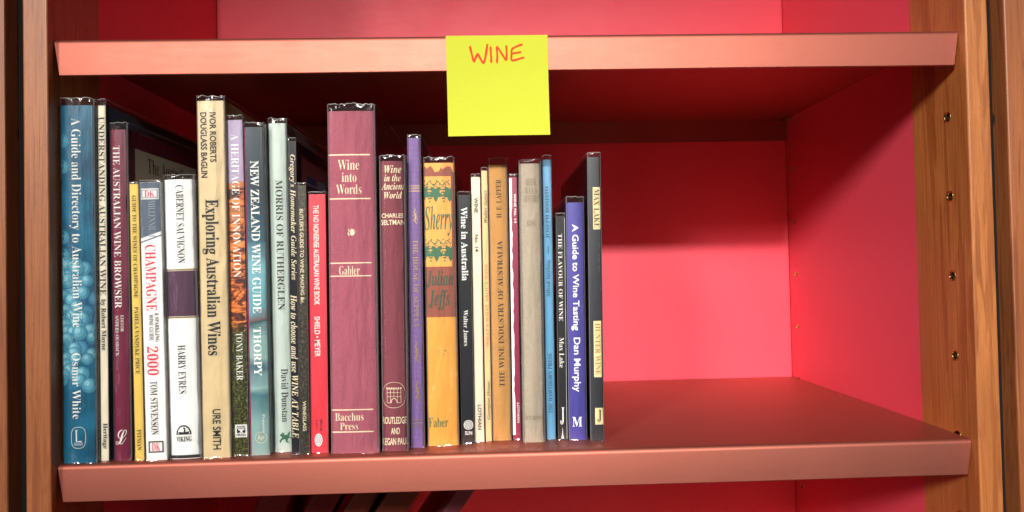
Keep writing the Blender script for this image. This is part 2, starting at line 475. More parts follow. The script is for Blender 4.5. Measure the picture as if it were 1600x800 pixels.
class Flat:                                   # flat print made of polygons, strokes and discs, in (u, z)
    def __init__(s): s.V = []; s.F = []
    def poly(s, pts):
        k = len(s.V); s.V += pts; s.F.append(tuple(range(k, k + len(pts))))
    def disc(s, x, y, r, n=14, ry=None): s.poly([(x + r * math.cos(2 * math.pi * i / n), y + (ry or r) * math.sin(2 * math.pi * i / n)) for i in range(n)])
    def stroke(s, pts, w, closed=False):
        n = len(pts); L = []; R = []
        for i, (x, y) in enumerate(pts):
            a = pts[(i - 1) % n] if (i or closed) else pts[i]; b = pts[(i + 1) % n] if (i < n - 1 or closed) else pts[i]
            dx, dy = b[0] - a[0], b[1] - a[1]; d = math.hypot(dx, dy) or 1
            ww = (w[i] if isinstance(w, list) else w) / 2
            L.append((x - dy / d * ww, y + dx / d * ww)); R.append((x + dy / d * ww, y - dx / d * ww))
        for i in range(n if closed else n - 1):
            j = (i + 1) % n; s.poly([R[i], R[j], L[j], L[i]])
    def ring(s, x, y, rx, ry, w, n=32, p=2.0):
        f = lambda c: math.copysign(abs(c) ** (2 / p), c)
        s.stroke([(x + rx * f(math.cos(2 * math.pi * i / n)), y + ry * f(math.sin(2 * math.pi * i / n))) for i in range(n)], w, True)

def yprof(u, t, b, r):
    y = b * (2 * u / t) ** 2; e = abs(u) - (t / 2 - r)
    if e > 0: y += r - math.sqrt(max(0, r * r - min(e, r) ** 2))
    return y

def wrap(name, V, F, t, b, r, off, m, parent, cut=True):
    """lay flat print on a spine: split it along the height lines and bend it round the curve"""
    bm = bmesh.new(); vs = [bm.verts.new((u, 0, z)) for u, z in V]
    for f in F:
        try: bm.faces.new([vs[i] for i in f])
        except ValueError: pass
    if cut:
        cs = [1 - math.cos(math.radians(a)) for a in (18, 30, 42, 54, 66, 78, 90)]
        us = sorted(set([-t / 2 + r * k for k in cs] + [t / 2 - r * k for k in cs] + [t * (k / 8 - .5) for k in range(1, 8)]))
        lo = min(v[0] for v in V); hi = max(v[0] for v in V)
        for u in us:
            if lo + .05 < u < hi - .05:
                bmesh.ops.bisect_plane(bm, geom=bm.verts[:] + bm.edges[:] + bm.faces[:], plane_co=(u, 0, 0), plane_no=(1, 0, 0))
    for v in bm.verts: v.co.y = yprof(v.co.x, t, b, r) - off
    for v in bm.verts: v.co *= S
    me = bpy.data.meshes.new(name); bm.to_mesh(me); bm.free()
    return link(name, me, m, parent)

# ------------------------------------------------------------------ the row of books, measured in millimetres
# n, foot x, spine front y, thickness, height, lean, jacket overhang, tx lettering, pt printed patches, em emblems
BOOKS = [
 {'n': 1, 'x': -324.58, 'y': 3.0, 'w': 25.54, 'h': 262.44, 'lean': 0.0, 'ext': 5, 'tx': [('A Guide and Directory to Australian Wine', 'serif', 'white', 'd', -5.62, 3.07, 99.07, 252.95), ('Osmar White', 'serif', 'white', 'd', -4.6, 1.53, 32.33, 80.37)], 'pt': [], 'em': [('lozenge', -5.62, 4.6, 10.93, 26.28)]},
 {'n': 2, 'x': -308.45, 'y': 7.36, 'w': 6.21, 'h': 263.24, 'lean': 0.0, 'ext': 4, 'tx': [('UNDERSTANDING AUSTRALIAN WINE', 'serif', 'ink', 'd', -2.48, 1.99, 122.01, 254.62), ('by Robert Mayne', 'serifb', 'ink', 'd', -2.48, 1.74, 81.39, 119.17), ('Heritage', 'serifb', 'ink', 'd', -1.86, 1.99, 8.96, 27.74)], 'pt': [], 'em': []},
 {'n': 3, 'x': -296.0, 'y': 7.64, 'w': 13.68, 'h': 244.94, 'lean': -0.00319, 'ext': 5, 'tx': [('THE AUSTRALIAN WINE BROWSER', 'serif', 'white', 'd', -4.1, 1.09, 112.23, 232.98), ('EDITOR', 'serif', 'white', 'd', 0.0, 2.32, 94.73, 107.02), ('ANDERS OUSBACK', 'serif', 'white', 'd', -3.83, -1.37, 76.78, 107.02), ('L', 'script', 'white', 'h', -4.79, 3.42, 11.79, 22.6)], 'pt': [], 'em': []},
 {'n': 4, 'x': -282.76, 'y': 6.16, 'w': 6.91, 'h': 204.0, 'lean': -0.01109, 'ext': 1, 'tx': [('GUIDE TO THE WINES OF CHAMPAGNE', 'serif', 'ink', 'd', -1.52, 1.38, 119.58, 195.41), ('PAMELA VANDYKE PRICE', 'serif', 'ink', 'd', -1.52, 1.38, 63.45, 112.96), ('PITMAN', 'serif', 'ink', 'd', -1.52, 1.38, 7.56, 22.57)], 'pt': [], 'em': []},
 {'n': 5, 'x': -269.81, 'y': 4.72, 'w': 15.49, 'h': 205.04, 'lean': -0.01391, 'ext': 1, 'tx': [('MILLENNIUM', 'serif', 'silver', 'd', -1.55, 3.41, 164.24, 191.24), ('CHAMPAGNE', 'serif', 'red', 'd', -4.65, 3.1, 109.92, 158.56), ('& SPARKLING', 'serif', 'ink', 'd', 1.24, 4.34, 86.85, 108.04), ('WINE GUIDE', 'serif', 'ink', 'd', -3.1, 0.0, 87.79, 107.1), ('2000', 'serif', 'red', 'd', -4.96, 3.1, 62.4, 83.55), ('TOM STEVENSON', 'serif', 'ink', 'd', -3.41, 1.86, 18.79, 58.17)], 'pt': [('slate', -7.44, 7.44, 160.93, 205.0), ('whitepr', -6.51, 6.2, 192.19, 200.25), ('slate', -6.2, 5.58, 193.14, 199.3), ('whitepr', -5.58, 4.96, 193.61, 198.83), ('ink', -5.58, 5.27, 5.69, 14.11), ('whitepr', -4.65, 4.34, 6.62, 13.17)], 'em': [('dk', -4.65, 4.03, 194.09, 198.36), ('dk', -3.72, 3.41, 7.09, 12.7)]},
 {'n': 6, 'x': -249.94, 'y': 6.09, 'w': 23.74, 'h': 206.78, 'lean': -0.01379, 'ext': 3, 'tx': [('CABERNET SAUVIGNON', 'serif', 'ink', 'd', -1.9, 3.8, 144.46, 202.45), ('HARRY EYRES', 'serif', 'ink', 'd', -3.32, 2.37, 48.03, 83.87), ('VIKING', 'serifb', 'ink', 'h', -5.94, 5.22, 12.76, 16.51)], 'pt': [('plum', -11.63, 11.63, 105.14, 138.76), ('gold', -11.63, 11.63, 139.05, 140.19), ('gold', -11.63, 11.63, 103.72, 104.86), ('ink', -11.4, 11.4, 0.55, 2.89)], 'em': [('arch', -5.94, 5.22, 16.98, 24.97)]},
 {'n': 7, 'x': -227.16, 'y': 7.16, 'w': 21.31, 'h': 265.45, 'lean': -0.00559, 'ext': 3, 'tx': [('IVOR ROBERTS', 'sansb', 'ink', 'd', -0.85, 3.84, 219.4, 256.78), ('DOUGLASS BAGLIN', 'sansb', 'ink', 'd', -7.67, -2.98, 207.92, 256.78), ('Exploring Australian Wines', 'serifb', 'ink', 'd', -7.67, 4.69, 75.63, 191.67), ('URE SMITH', 'sansb', 'ink', 'd', -2.56, 3.41, 6.19, 35.91)], 'pt': [], 'em': []},
 {'n': 8, 'x': -210.48, 'y': 10.92, 'w': 11.54, 'h': 251.61, 'lean': -0.0059, 'ext': 3, 'tx': [('A HERITAGE OF INNOVATION', 'serif', 'white', 'd', -3.23, 2.54, 133.15, 240.95), ('TONY BAKER', 'serif', 'white', 'd', -2.31, 2.54, 56.19, 91.99)], 'pt': [('whitepr', -4.16, 4.62, 13.83, 23.34)], 'em': [('anvil', -3.93, 4.39, 14.31, 22.87)]},
 {'n': 9, 'x': -196.78, 'y': 11.1, 'w': 15.36, 'h': 246.12, 'lean': -0.00603, 'ext': 3, 'tx': [('NEW ZEALAND WINE GUIDE', 'serifb', 'white', 'd', -3.07, 3.38, 105.99, 220.46), ('THORPY', 'serifb', 'white', 'd', -3.07, 2.77, 59.13, 95.46), ('Penguin', 'serif', 'white', 'd', 1.84, 4.3, 17.19, 30.52)], 'pt': [('magenta', -7.68, -6.15, 0.54, 246.09)], 'em': [('oval', -3.07, 5.38, 9.1, 17.19)]},
 {'n': 10, 'x': -181.52, 'y': 18.99, 'w': 14.66, 'h': 250.42, 'lean': -0.00592, 'ext': 3.5, 'tx': [('MORRIS OF RUTHERGLEN', 'serif', 'ink', 'd', -2.05, 3.23, 107.63, 206.72), ('David Dunstan', 'serif', 'ink', 'd', -0.73, 4.4, 22.76, 62.95)], 'pt': [], 'em': [('figure', -2.93, 6.6, 6.33, 15.51)]},
 {'n': 11, 'x': -170.35, 'y': 11.81, 'w': 6.14, 'h': 235.18, 'lean': 0.00164, 'ext': 2, 'tx': [("Gregory's Homemaker Guide Series", 'boldital', 'cream', 'd', -2.46, 2.58, 130.32, 224.98), ('How to choose and use WINE AT TABLE', 'boldital', 'cream', 'd', -2.46, 2.46, 11.97, 119.26)], 'pt': [], 'em': []},
 {'n': 12, 'x': -163.25, 'y': 11.0, 'w': 6.84, 'h': 201.54, 'lean': 0.0009, 'ext': 1.5, 'tx': [("BUTLER'S GUIDE TO WINE MAKING &c.", 'sansb', 'cream', 'd', -1.71, 1.23, 112.41, 183.65), ('WINEGLASS', 'sansb', 'cream', 'd', -1.37, 1.23, 17.19, 39.62)], 'pt': [], 'em': []},
 {'n': 13, 'x': -153.02, 'y': 13.66, 'w': 13.12, 'h': 194.87, 'lean': 0.00361, 'ext': 1.5, 'tx': [('THE NO NONSENSE AUSTRALIAN WINE BOOK', 'sansb', 'white', 'd', -2.89, 1.31, 111.09, 186.6), ('SHIELD • MEYER', 'sansb', 'white', 'd', -2.89, 1.31, 72.04, 102.4), ('ISBN 0 86', 'sans', 'ink', 'd', 0.26, 2.1, 16.32, 25.43), ('91 4214 3', 'sans', 'ink', 'd', -2.89, -1.05, 17.28, 24.95)], 'pt': [], 'em': [('knot', -3.67, 2.1, 4.82, 14.4)]},
 {'n': 14, 'x': -125.68, 'y': 8.58, 'w': 36.41, 'h': 256.66, 'lean': 0.00345, 'ext': 5, 'tx': [('Wine', 'serif', 'cream', 'h', -10.2, 5.83, 212.17, 219.89), ('into', 'serif', 'cream', 'h', -7.28, 3.64, 203.0, 210.24), ('Words', 'serif', 'cream', 'h', -11.65, 7.28, 193.84, 201.07), ('❧', 'sans', 'cream', 'h', -3.64, 2.18, 162.55, 167.84), ('Gabler', 'serif', 'cream', 'h', -10.2, 5.1, 133.26, 139.97), ('Bacchus', 'serif', 'cream', 'h', -14.56, 6.55, 24.3, 30.01), ('Press', 'serif', 'cream', 'h', -10.92, 2.55, 17.64, 22.87)], 'pt': [('cream', -17.48, 13.84, 223.08, 224.09), ('cream', -17.48, 13.84, 189.99, 190.95), ('cream', -17.48, 13.84, 141.7, 142.57), ('cream', -17.48, 13.84, 132.01, 132.78), ('cream', -17.48, 13.84, 32.01, 32.87), ('cream', -17.48, 13.84, 15.55, 16.5)], 'em': []},
 {'n': 15, 'x': -96.27, 'y': 10.89, 'w': 20.59, 'h': 218.82, 'lean': 0.00548, 'ext': 4, 'tx': [('Wine', 'boldital', 'cream', 'h', -5.76, 7.2, 209.57, 215.4), ('in the', 'boldital', 'cream', 'h', -5.76, 6.59, 203.26, 208.6), ('Ancient', 'boldital', 'cream', 'h', -8.23, 9.26, 196.96, 202.29), ('World', 'boldital', 'cream', 'h', -6.18, 7.41, 190.17, 195.5), ('CHARLES', 'sansb', 'cream', 'h', -8.23, 8.23, 175.64, 179.03), ('SELTMAN', 'sansb', 'cream', 'h', -8.65, 9.06, 170.31, 174.18), ('ROUTLEDGE', 'sansb', 'cream', 'h', -9.26, 8.85, 20.61, 25.87), ('AND', 'sansb', 'cream', 'h', -2.88, 3.71, 12.95, 17.74), ('KEGAN PAUL', 'sansb', 'cream', 'h', -9.68, 9.68, 4.82, 10.08)], 'pt': [], 'em': [('gate', -9.06, 8.23, 32.58, 51.76)]},
 {'n': 16, 'x': -80.23, 'y': 20.75, 'w': 10.72, 'h': 237.89, 'lean': 0.00504, 'ext': 2, 'tx': [('THE HOUSE OF SEPPELT', 'serif', 'gold', 'd', -1.61, 1.93, 91.93, 159.29)], 'pt': [('gold', -4.83, 4.83, 200.45, 200.99), ('gold', -4.83, 4.83, 198.67, 199.26), ('gold', -4.83, 4.83, 196.45, 197.04), ('gold', -4.83, 4.83, 20.91, 21.49), ('gold', -4.83, 4.83, 18.56, 19.05), ('gold', -4.83, 4.83, 16.13, 16.61)], 'em': [('griffin', -2.14, 2.68, 170.63, 183.95), ('griffin', -2.14, 2.68, 63.52, 81.64), ('griffin', -2.14, 2.68, 33.21, 51.29)]},
 {'n': 17, 'x': -60.92, 'y': 24.52, 'w': 24.66, 'h': 218.84, 'lean': 0.00192, 'ext': 4, 'tx': [('Sherry', 'boldital', 'green', 'h', -11.83, 9.86, 161.56, 185.43), ('Julian', 'boldital', 'dkgreen', 'h', -11.34, 9.86, 121.88, 135.26), ('Jeffs', 'boldital', 'dkgreen', 'h', -9.86, 6.9, 104.55, 120.39), ('Faber', 'serif', 'green', 'h', -11.09, 3.94, 14.3, 21.68)], 'pt': [('brownband', -12.33, 12.33, 99.11, 218.31), ('apricot', -12.33, 9.12, 138.23, 208.34)], 'em': [('vine', -12.33, 8.38, 187.42, 205.35), ('vine', -12.33, 8.38, 141.21, 159.57)]},
 {'n': 18, 'x': -42.11, 'y': 30.52, 'w': 10.21, 'h': 194.21, 'lean': 0.00151, 'ext': 2, 'tx': [('Wine in Australia', 'serifb', 'white', 'd', -2.55, 2.55, 126.83, 184.61), ('Walter James', 'serif', 'white', 'd', -2.25, 1.63, 75.78, 103.79), ('SUN', 'sansb', 'white', 'h', -2.25, 3.27, 6.51, 9.49)], 'pt': [], 'em': [('rings', -2.86, 3.88, 9.99, 18.45)]},
 {'n': 19, 'x': -32.91, 'y': 33.61, 'w': 7.25, 'h': 208.57, 'lean': 0.00296, 'ext': 2, 'tx': [('WINE', 'sansb', 'ink', 'd', -1.45, 1.45, 180.16, 192.32), ('No. 14', 'sansb', 'ink', 'd', -1.45, 1.45, 149.31, 162.96), ('LOTHIAN', 'sansb', 'ink', 'd', -1.45, 1.45, 9.55, 29.08)], 'pt': [], 'em': []},
 {'n': 20, 'x': -25.88, 'y': 34.89, 'w': 5.01, 'h': 213.71, 'lean': 0.00238, 'ext': 2, 'tx': [('Walter James', 'ital', 'ink', 'u', -1.0, 1.75, 172.02, 197.91), ("WHAT'S WHAT ABOUT WINE", 'serif', 'orange', 'u', -1.0, 1.5, 74.43, 140.09), ('Georgian House', 'ital', 'ink', 'u', -1.0, 2.0, 17.11, 47.25)], 'pt': [], 'em': []},
 {'n': 21, 'x': -15.42, 'y': 35.77, 'w': 15.41, 'h': 218.25, 'lean': 0.00374, 'ext': 5, 'tx': [('THE WINE INDUSTRY OF AUSTRALIA', 'serif', 'ink', 'u', -1.54, 2.77, 42.31, 157.65), ('H. E. LAFFER', 'serif', 'ink', 'u', -1.54, 2.47, 175.94, 206.49)], 'pt': [], 'em': []},
 {'n': 22, 'x': -3.54, 'y': 38.63, 'w': 6.58, 'h': 208.72, 'lean': 0.00502, 'ext': 2, 'tx': [('WINE No. 14', 'sansb', 'white', 'd', 0.39, 2.24, 171.83, 195.37), ('LOTHIAN', 'sansb', 'white', 'd', 0.39, 2.24, 13.19, 28.87)], 'pt': [('whitepr', -3.16, -0.92, 3.58, 207.67)], 'em': []},
 {'n': 23, 'x': 9.43, 'y': 26.43, 'w': 18.2, 'h': 217.48, 'lean': 0.00529, 'ext': 3, 'tx': [('BEER', 'serif', 'faint', 'h', -3.64, 4.55, 200.38, 205.4), ('HAS A', 'serif', 'faint', 'h', -4.55, 5.46, 193.85, 198.87), ('HISTORY', 'serif', 'faint', 'h', -5.46, 6.37, 187.33, 192.35), ('KING', 'serif', 'faint', 'h', -3.09, 4.0, 168.29, 172.8), ('HUTCHINSON', 'serif', 'faint', 'h', -6.92, 7.28, 17.38, 20.85)], 'pt': [], 'em': []},
 {'n': 24, 'x': 23.41, 'y': 35.36, 'w': 7.33, 'h': 221.62, 'lean': 0.00541, 'ext': 3, 'tx': [('Alfred Stirling', 'serif', 'navy', 'u', -1.83, 1.83, 112.16, 141.6), ('—', 'serif', 'navy', 'u', -0.37, 0.15, 147.19, 152.79), ('JOSEPH BOSISTO', 'serif', 'navy', 'u', -1.83, 1.47, 158.89, 200.16), ('THE HAWTHORN PRESS', 'serif', 'navy', 'u', -1.61, 1.47, 20.68, 67.61)], 'pt': [], 'em': []},
 {'n': 25, 'x': 32.21, 'y': 32.14, 'w': 7.29, 'h': 176.32, 'lean': 0.01072, 'ext': 2, 'tx': [('THE FLAVOUR OF WINE', 'serif', 'white', 'd', -2.04, 1.17, 93.43, 162.12), ('Max Lake', 'serif', 'white', 'd', -2.04, 1.6, 56.7, 80.34), ('J', 'serif', 'white', 'h', -1.82, 1.46, 12.05, 25.58)], 'pt': [('whitepr', 3.13, 3.64, 1.03, 175.29)], 'em': [('tower', -1.82, 1.46, 1.03, 10.04)]},
 {'n': 26, 'x': 44.16, 'y': 30.69, 'w': 14.86, 'h': 186.62, 'lean': 0.00907, 'ext': 4, 'tx': [('A Guide to Wine Tasting', 'sansb', 'white', 'd', -4.16, 2.38, 85.72, 169.4), ('Dan Murphy', 'sansb', 'white', 'd', -4.16, 2.67, 37.55, 80.19), ('M', 'serifb', 'white', 'h', -4.46, 3.27, 10.53, 18.03)], 'pt': [], 'em': []},
 {'n': 27, 'x': 58.7, 'y': 26.8, 'w': 11.02, 'h': 221.77, 'lean': 0.01067, 'ext': 3, 'tx': [('MAX LAKE', 'serif', 'ink', 'd', -0.44, 3.75, 166.37, 196.55), ('HUNTER WINE', 'serif', 'gold', 'd', -0.88, 3.3, 51.28, 91.2), ('J', 'serif', 'ink', 'h', 0.22, 3.52, 14.45, 23.89)], 'pt': [('labelcream', -1.32, 4.41, 164.86, 198.06), ('labelcream', -1.98, 3.97, 49.28, 93.2), ('labelcream', -1.54, 5.18, 12.46, 25.39)], 'em': []},
]

# ------------------------------------------------------------------ printed emblems
def emblem(kind, u0, u1, z0, z1, base):
    """returns a list of (ink, Flat, extra texts)"""
    w, h = u1 - u0, z1 - z0; cx, cz = (u0 + u1) / 2, (z0 + z1) / 2; r = min(w, h) / 2
    P = lambda a, b: (u0 + a * w, z0 + b * h)
    f = Flat(); g = Flat(); out = []
    if kind == 'lozenge':
        f.ring(cx, cz, w / 2, h / 2, .35, 36, 3); f.stroke([P(.36, .85), P(.36, .32), P(.72, .32)], .9); f.stroke([P(.26, .85), P(.46, .85)], .35)
        for k in range(3): f.stroke([P(.2, .25 - .05 * k), P(.8, .25 - .05 * k)], .25)
        out = [('white', f, [])]
    elif kind == 'dk':
        out = [(None, f, [('DK', 'serif', 'red', 'h', u0 + .08 * w, u1 - .08 * w, z0, z1)])]
    elif kind == 'arch':
        f.poly([P(.5 - .5 * math.cos(math.radians(a)), .12 + .88 * math.sin(math.radians(a))) for a in range(0, 181, 12)])
        g.poly([P(.5 - .40 * math.cos(math.radians(a)), .2 + .66 * math.sin(math.radians(a))) for a in range(0, 181, 12)])
        k = Flat(); k.poly([P(.2, .2), P(.8, .2), P(.9, .42), P(.62, .34), P(.6, .72), P(.5, .8), P(.47, .66), P(.52, .6), P(.5, .34), P(.12, .38)])
        out = [('ink', f, []), ('whitepr', g, []), ('ink', k, [])]
    elif kind == 'anvil':
        f.poly([P(.12, .32), P(.88, .32), P(.88, .72), P(.12, .72)])
        g.poly([P(.2, .66), P(.85, .66), P(.72, .56), P(.6, .52), P(.6, .44), P(.74, .36), P(.3, .36), P(.44, .44), P(.44, .54), P(.3, .56)])
        out = [('ink', f, [('ANVIL', 'sansb', 'ink', 'h', u0 + .08 * w, u1 - .08 * w, z0 + .77 * h, z1 - .04 * h), ('PRESS', 'sansb', 'ink', 'h', u0 + .08 * w, u1 - .08 * w, z0 + .05 * h, z0 + .25 * h)]), ('whitepr', g, [])]
    elif kind == 'oval':
        f.ring(cx, cz, w / 2, h / 2, .35, 30); out = [('cream', f, [('hp', 'boldital', 'cream', 'h', cx - w * .28, cx + w * .28, cz - h * .26, cz + h * .26)])]
    elif kind == 'figure':
        f.poly([P(.02, .7), P(.3, .95), P(.42, .7), P(.62, .72), P(.78, .98), P(.86, .9), P(.76, .6), P(.95, .4), P(.7, .45), P(.62, .2), P(.85, .02), P(.5, .12), P(.46, .4), P(.2, .3), P(.05, .02), P(.0, .25), P(.22, .52)])
        out = [('green', f, [])]
    elif kind == 'knot':
        f.disc(cx, cz, w / 2, 24, h / 2); g.ring(cx, cz, w * .36, h * .36, .3, 24)
        for k in (-1, 0, 1): g.stroke([(cx - w * .25, cz + k * h * .17 - h * .1), (cx + w * .25, cz + k * h * .17 + h * .1)], .25); g.stroke([(cx - w * .25, cz + k * h * .17 + h * .1), (cx + w * .25, cz + k * h * .17 - h * .1)], .25)
        out = [('whitepr', f, []), ('ink', g, [])]
    elif kind == 'gate':
        f.ring(cx, cz, w / 2, h / 2, .3, 40, 2.4)
        for a in (.2, .35, .5, .65, .8): f.stroke([P(a, .2), P(a, .74)] if a != .5 else [P(.5, .42), P(.5, .74)], .28)
        for b in (.44, .6, .74): f.stroke([P(.2, b), P(.8, b)], .28)
        for a in (.2, .3, .4, .5, .6, .7, .8): f.poly([P(a - .03, .74), P(a + .03, .74), P(a + .03, .8), P(a - .03, .8)])
        f.stroke([P(.2, .2), P(.38, .2)], .3); f.stroke([P(.62, .2), P(.8, .2)], .3)
        f.stroke([P(.5 - .13 * math.cos(math.radians(a)), .2 + .17 * math.sin(math.radians(a))) for a in range(0, 181, 20)], .5)
        out = [('cream', f, [])]
    elif kind == 'griffin':
        f.stroke([P(.35, .98), P(.55, .88), P(.3, .76), P(.5, .62), P(.62, .48), P(.42, .32), P(.55, .16), P(.9, .04)], [.25, .8, .7, 1.3, 1.4, 1.1, .7, .25])
        f.stroke([P(.5, .6), P(.85, .72)], .4); f.stroke([P(.5, .5), P(.1, .56)], .4); f.stroke([P(.45, .34), P(.12, .22)], .45); f.stroke([P(.6, .42), P(.9, .3), P(.8, .2)], .35)
        out = [('gold', f, [])]
    elif kind == 'rings':
        for q in (1, .62, .26): f.ring(cx, cz, r * q, r * q, r * .2, 28)
        f.poly([(cx - r * .1, cz - r * 1.05), (cx + r * .1, cz - r * 1.05), (cx + r * .1, cz - r * .2), (cx - r * .1, cz - r * .2)])
        out = [('white', f, [])]
    elif kind == 'tower':
        f.poly([P(.1, 0), P(.9, .02), P(.66, .3), P(.6, .62), P(.52, 1), P(.44, .62), P(.36, .3)]); out = [('whitepr', f, [])]
    elif kind == 'vine':
        rnd = random.Random(int(z0 * 7))
        f.stroke([(u0 + w * k / 16, z1 - h * (.14 + .09 * math.sin(k * 1.25))) for k in range(17)], .75)
        f.stroke([(u0 + w * k / 16, z1 - h * (.30 + .05 * math.sin(k * 1.25 + 2))) for k in range(17)], .45)
        for a in (.0, .46, .98):
            x, z = u0 + w * a, z0 + h * .42
            pts = []
            for k in range(20):
                q = 2 * math.pi * k / 20; rr = h * (.40 if k % 4 == 0 else .2 if k % 2 == 0 else .29)
                px = x + rr * math.sin(q) * .85; pts.append((min(max(px, u0 + .05), u1 + 1.2), z - rr * math.cos(q) * .95))
            f.poly(pts)
        for a in (.24, .76):
            for row, n in enumerate((4, 3, 3, 2, 1)):
                for k in range(n):
                    f.disc(u0 + w * a + (k - (n - 1) / 2) * w * .068, z0 + h * (.60 - .13 * row), w * .036, 8)
        for k in range(9): f.disc(u0 + w * (k + .5) / 9, z1 - h * (.02 + .16 * (k % 2)), w * .03, 7)
        out = [('green', f, [])]
    return out

# ------------------------------------------------------------------ books
def body(t, D, h, hard, b, r, cm, parent):
    """cover (boards and spine in one wrap) and page block"""
    c = 2.3 if hard else .45
    c = min(c, t * .22)
    us = [-t / 2 + r * (1 - math.cos(math.radians(a))) for a in (0, 18, 36, 54, 72, 90)]
    us += [t * (k / 8 - .5) for k in range(1, 8) if abs(t * (k / 8 - .5)) < t / 2 - r - .2]
    us += [-u for u in us if u < -t / 2 + r + 1e-6]; us = sorted(set(round(u, 4) for u in us))
    outer = [(-t / 2, D)] + [(u, yprof(u, t, b, r)) for u in us] + [(t / 2, D)]
    ti = t - 2 * c; inner = [(-ti / 2, D)] + [(u * ti / t, yprof(u, t, b, r) + c) for u in us] + [(ti / 2, D)]
    n = len(outer); V = [(x, y, z) for z in (0, h) for x, y in outer] + [(x, y, z) for z in (0, h) for x, y in inner]
    F = []
    for i in range(n - 1):
        F += [(i, i + 1, n + i + 1, n + i), (2 * n + i + 1, 2 * n + i, 3 * n + i, 3 * n + i + 1), (n + i, n + i + 1, 3 * n + i + 1, 3 * n + i), (i + 1, i, 2 * n + i, 2 * n + i + 1)]
    F += [(0, n, 3 * n, 2 * n), (n - 1, 3 * n - 1, 4 * n - 1, 2 * n - 1)]
    o = fix(pyd('cover', V, F, cm, parent, True))
    m = o.modifiers.new('edges', 'EDGE_SPLIT'); m.split_angle = math.radians(40)
    g = 3.0 if hard else .3
    fix(pyd('page_block', *boxvf(-ti / 2 + .02, ti / 2 - .02, b + r + c + (1.0 if hard else .2), D - g, g, h - g), M['pages'], parent))

def film(n, t, D, h, b, r, ext, parent):
    """clear jacket folded round the book, standing proud of it at the top"""
    rnd = random.Random(n * 17 + 3); off = Vector((n * 3.1, n * 1.7, 0))
    tt = t + .18
    us = [-t / 2 + r * (1 - math.cos(math.radians(a))) for a in (0, 30, 60, 90)]
    k = max(3, int(t / 2.2)); us += [t * (i / k - .5) for i in range(1, k) if abs(t * (i / k - .5)) < t / 2 - r - .2]
    us += [-u for u in us if u < -t / 2 + r + 1e-6]; us = sorted(set(round(u, 4) for u in us))
    line = [(-1, y) for y in (D, D * .75, D * .5, D * .3, D * .15, 9)] + [(0, u) for u in us] + [(1, y) for y in (9, D * .15, D * .3, D * .5, D * .75, D)]
    zs = [-.1, 1.5, 5] + [12 + 9 * i for i in range(int((h - 16) / 9))] + [h - 1.5, h + ext * .4, h + ext * .85, h + ext]
    V = []
    for z in zs:
        top = max(0, z - h + 1.5) / (ext + 1.5); bot = max(0, 1 - z / 3)
        for i, (s, a) in enumerate(line):
            nz = noise.noise(Vector((i * .55, z * .05, 0)) + off); n2 = noise.noise(Vector((i * 1.3, z * .9, 5)) + off)
            if s == 0:
                x = a * tt / t; y = yprof(a, t, b, r) - .55 - .28 * nz - bot * (.5 + .7 * rnd.random()) - top * .7 * n2
                x += top * .3 * n2
            else:
                x = s * tt / 2 + top * (.35 * n2 - s * .25); y = a
            V.append((x, y, z + top * top * (1.3 * n2 + .5 * nz) * min(1, ext / 3)))
    # cut edge: a narrow rim of its own along the top
    m = len(line); F = []; mi = []
    for j in range(len(zs) - 1):
        for i in range(m - 1):
            F.append((j * m + i, j * m + i + 1, (j + 1) * m + i + 1, (j + 1) * m + i))
            fold = line[i][0] == 0 and line[i + 1][0] == 0 and abs(abs(line[i][1] + line[i + 1][1]) / 2 - (t / 2 - r * .42)) < r * .14
            mi.append(2 if fold else 0)  # haze put along the folds as highlight streaks
    k = len(V)
    for i in range(m):
        x, y, z = V[(len(zs) - 1) * m + i]; V.append((x, y - .02, z + .5))
    for i in range(m - 1):
        F.append(((len(zs) - 1) * m + i, (len(zs) - 1) * m + i + 1, k + i + 1, k + i)); mi.append(1)
    o = pyd('clear_jacket', V, F, M['film'], parent, True)
    o.data.materials.append(M['film_edge']); o.data.materials.append(M['fold_streak'])
    for p, q in zip(o.data.polygons, mi): p.material_index = q
    return o

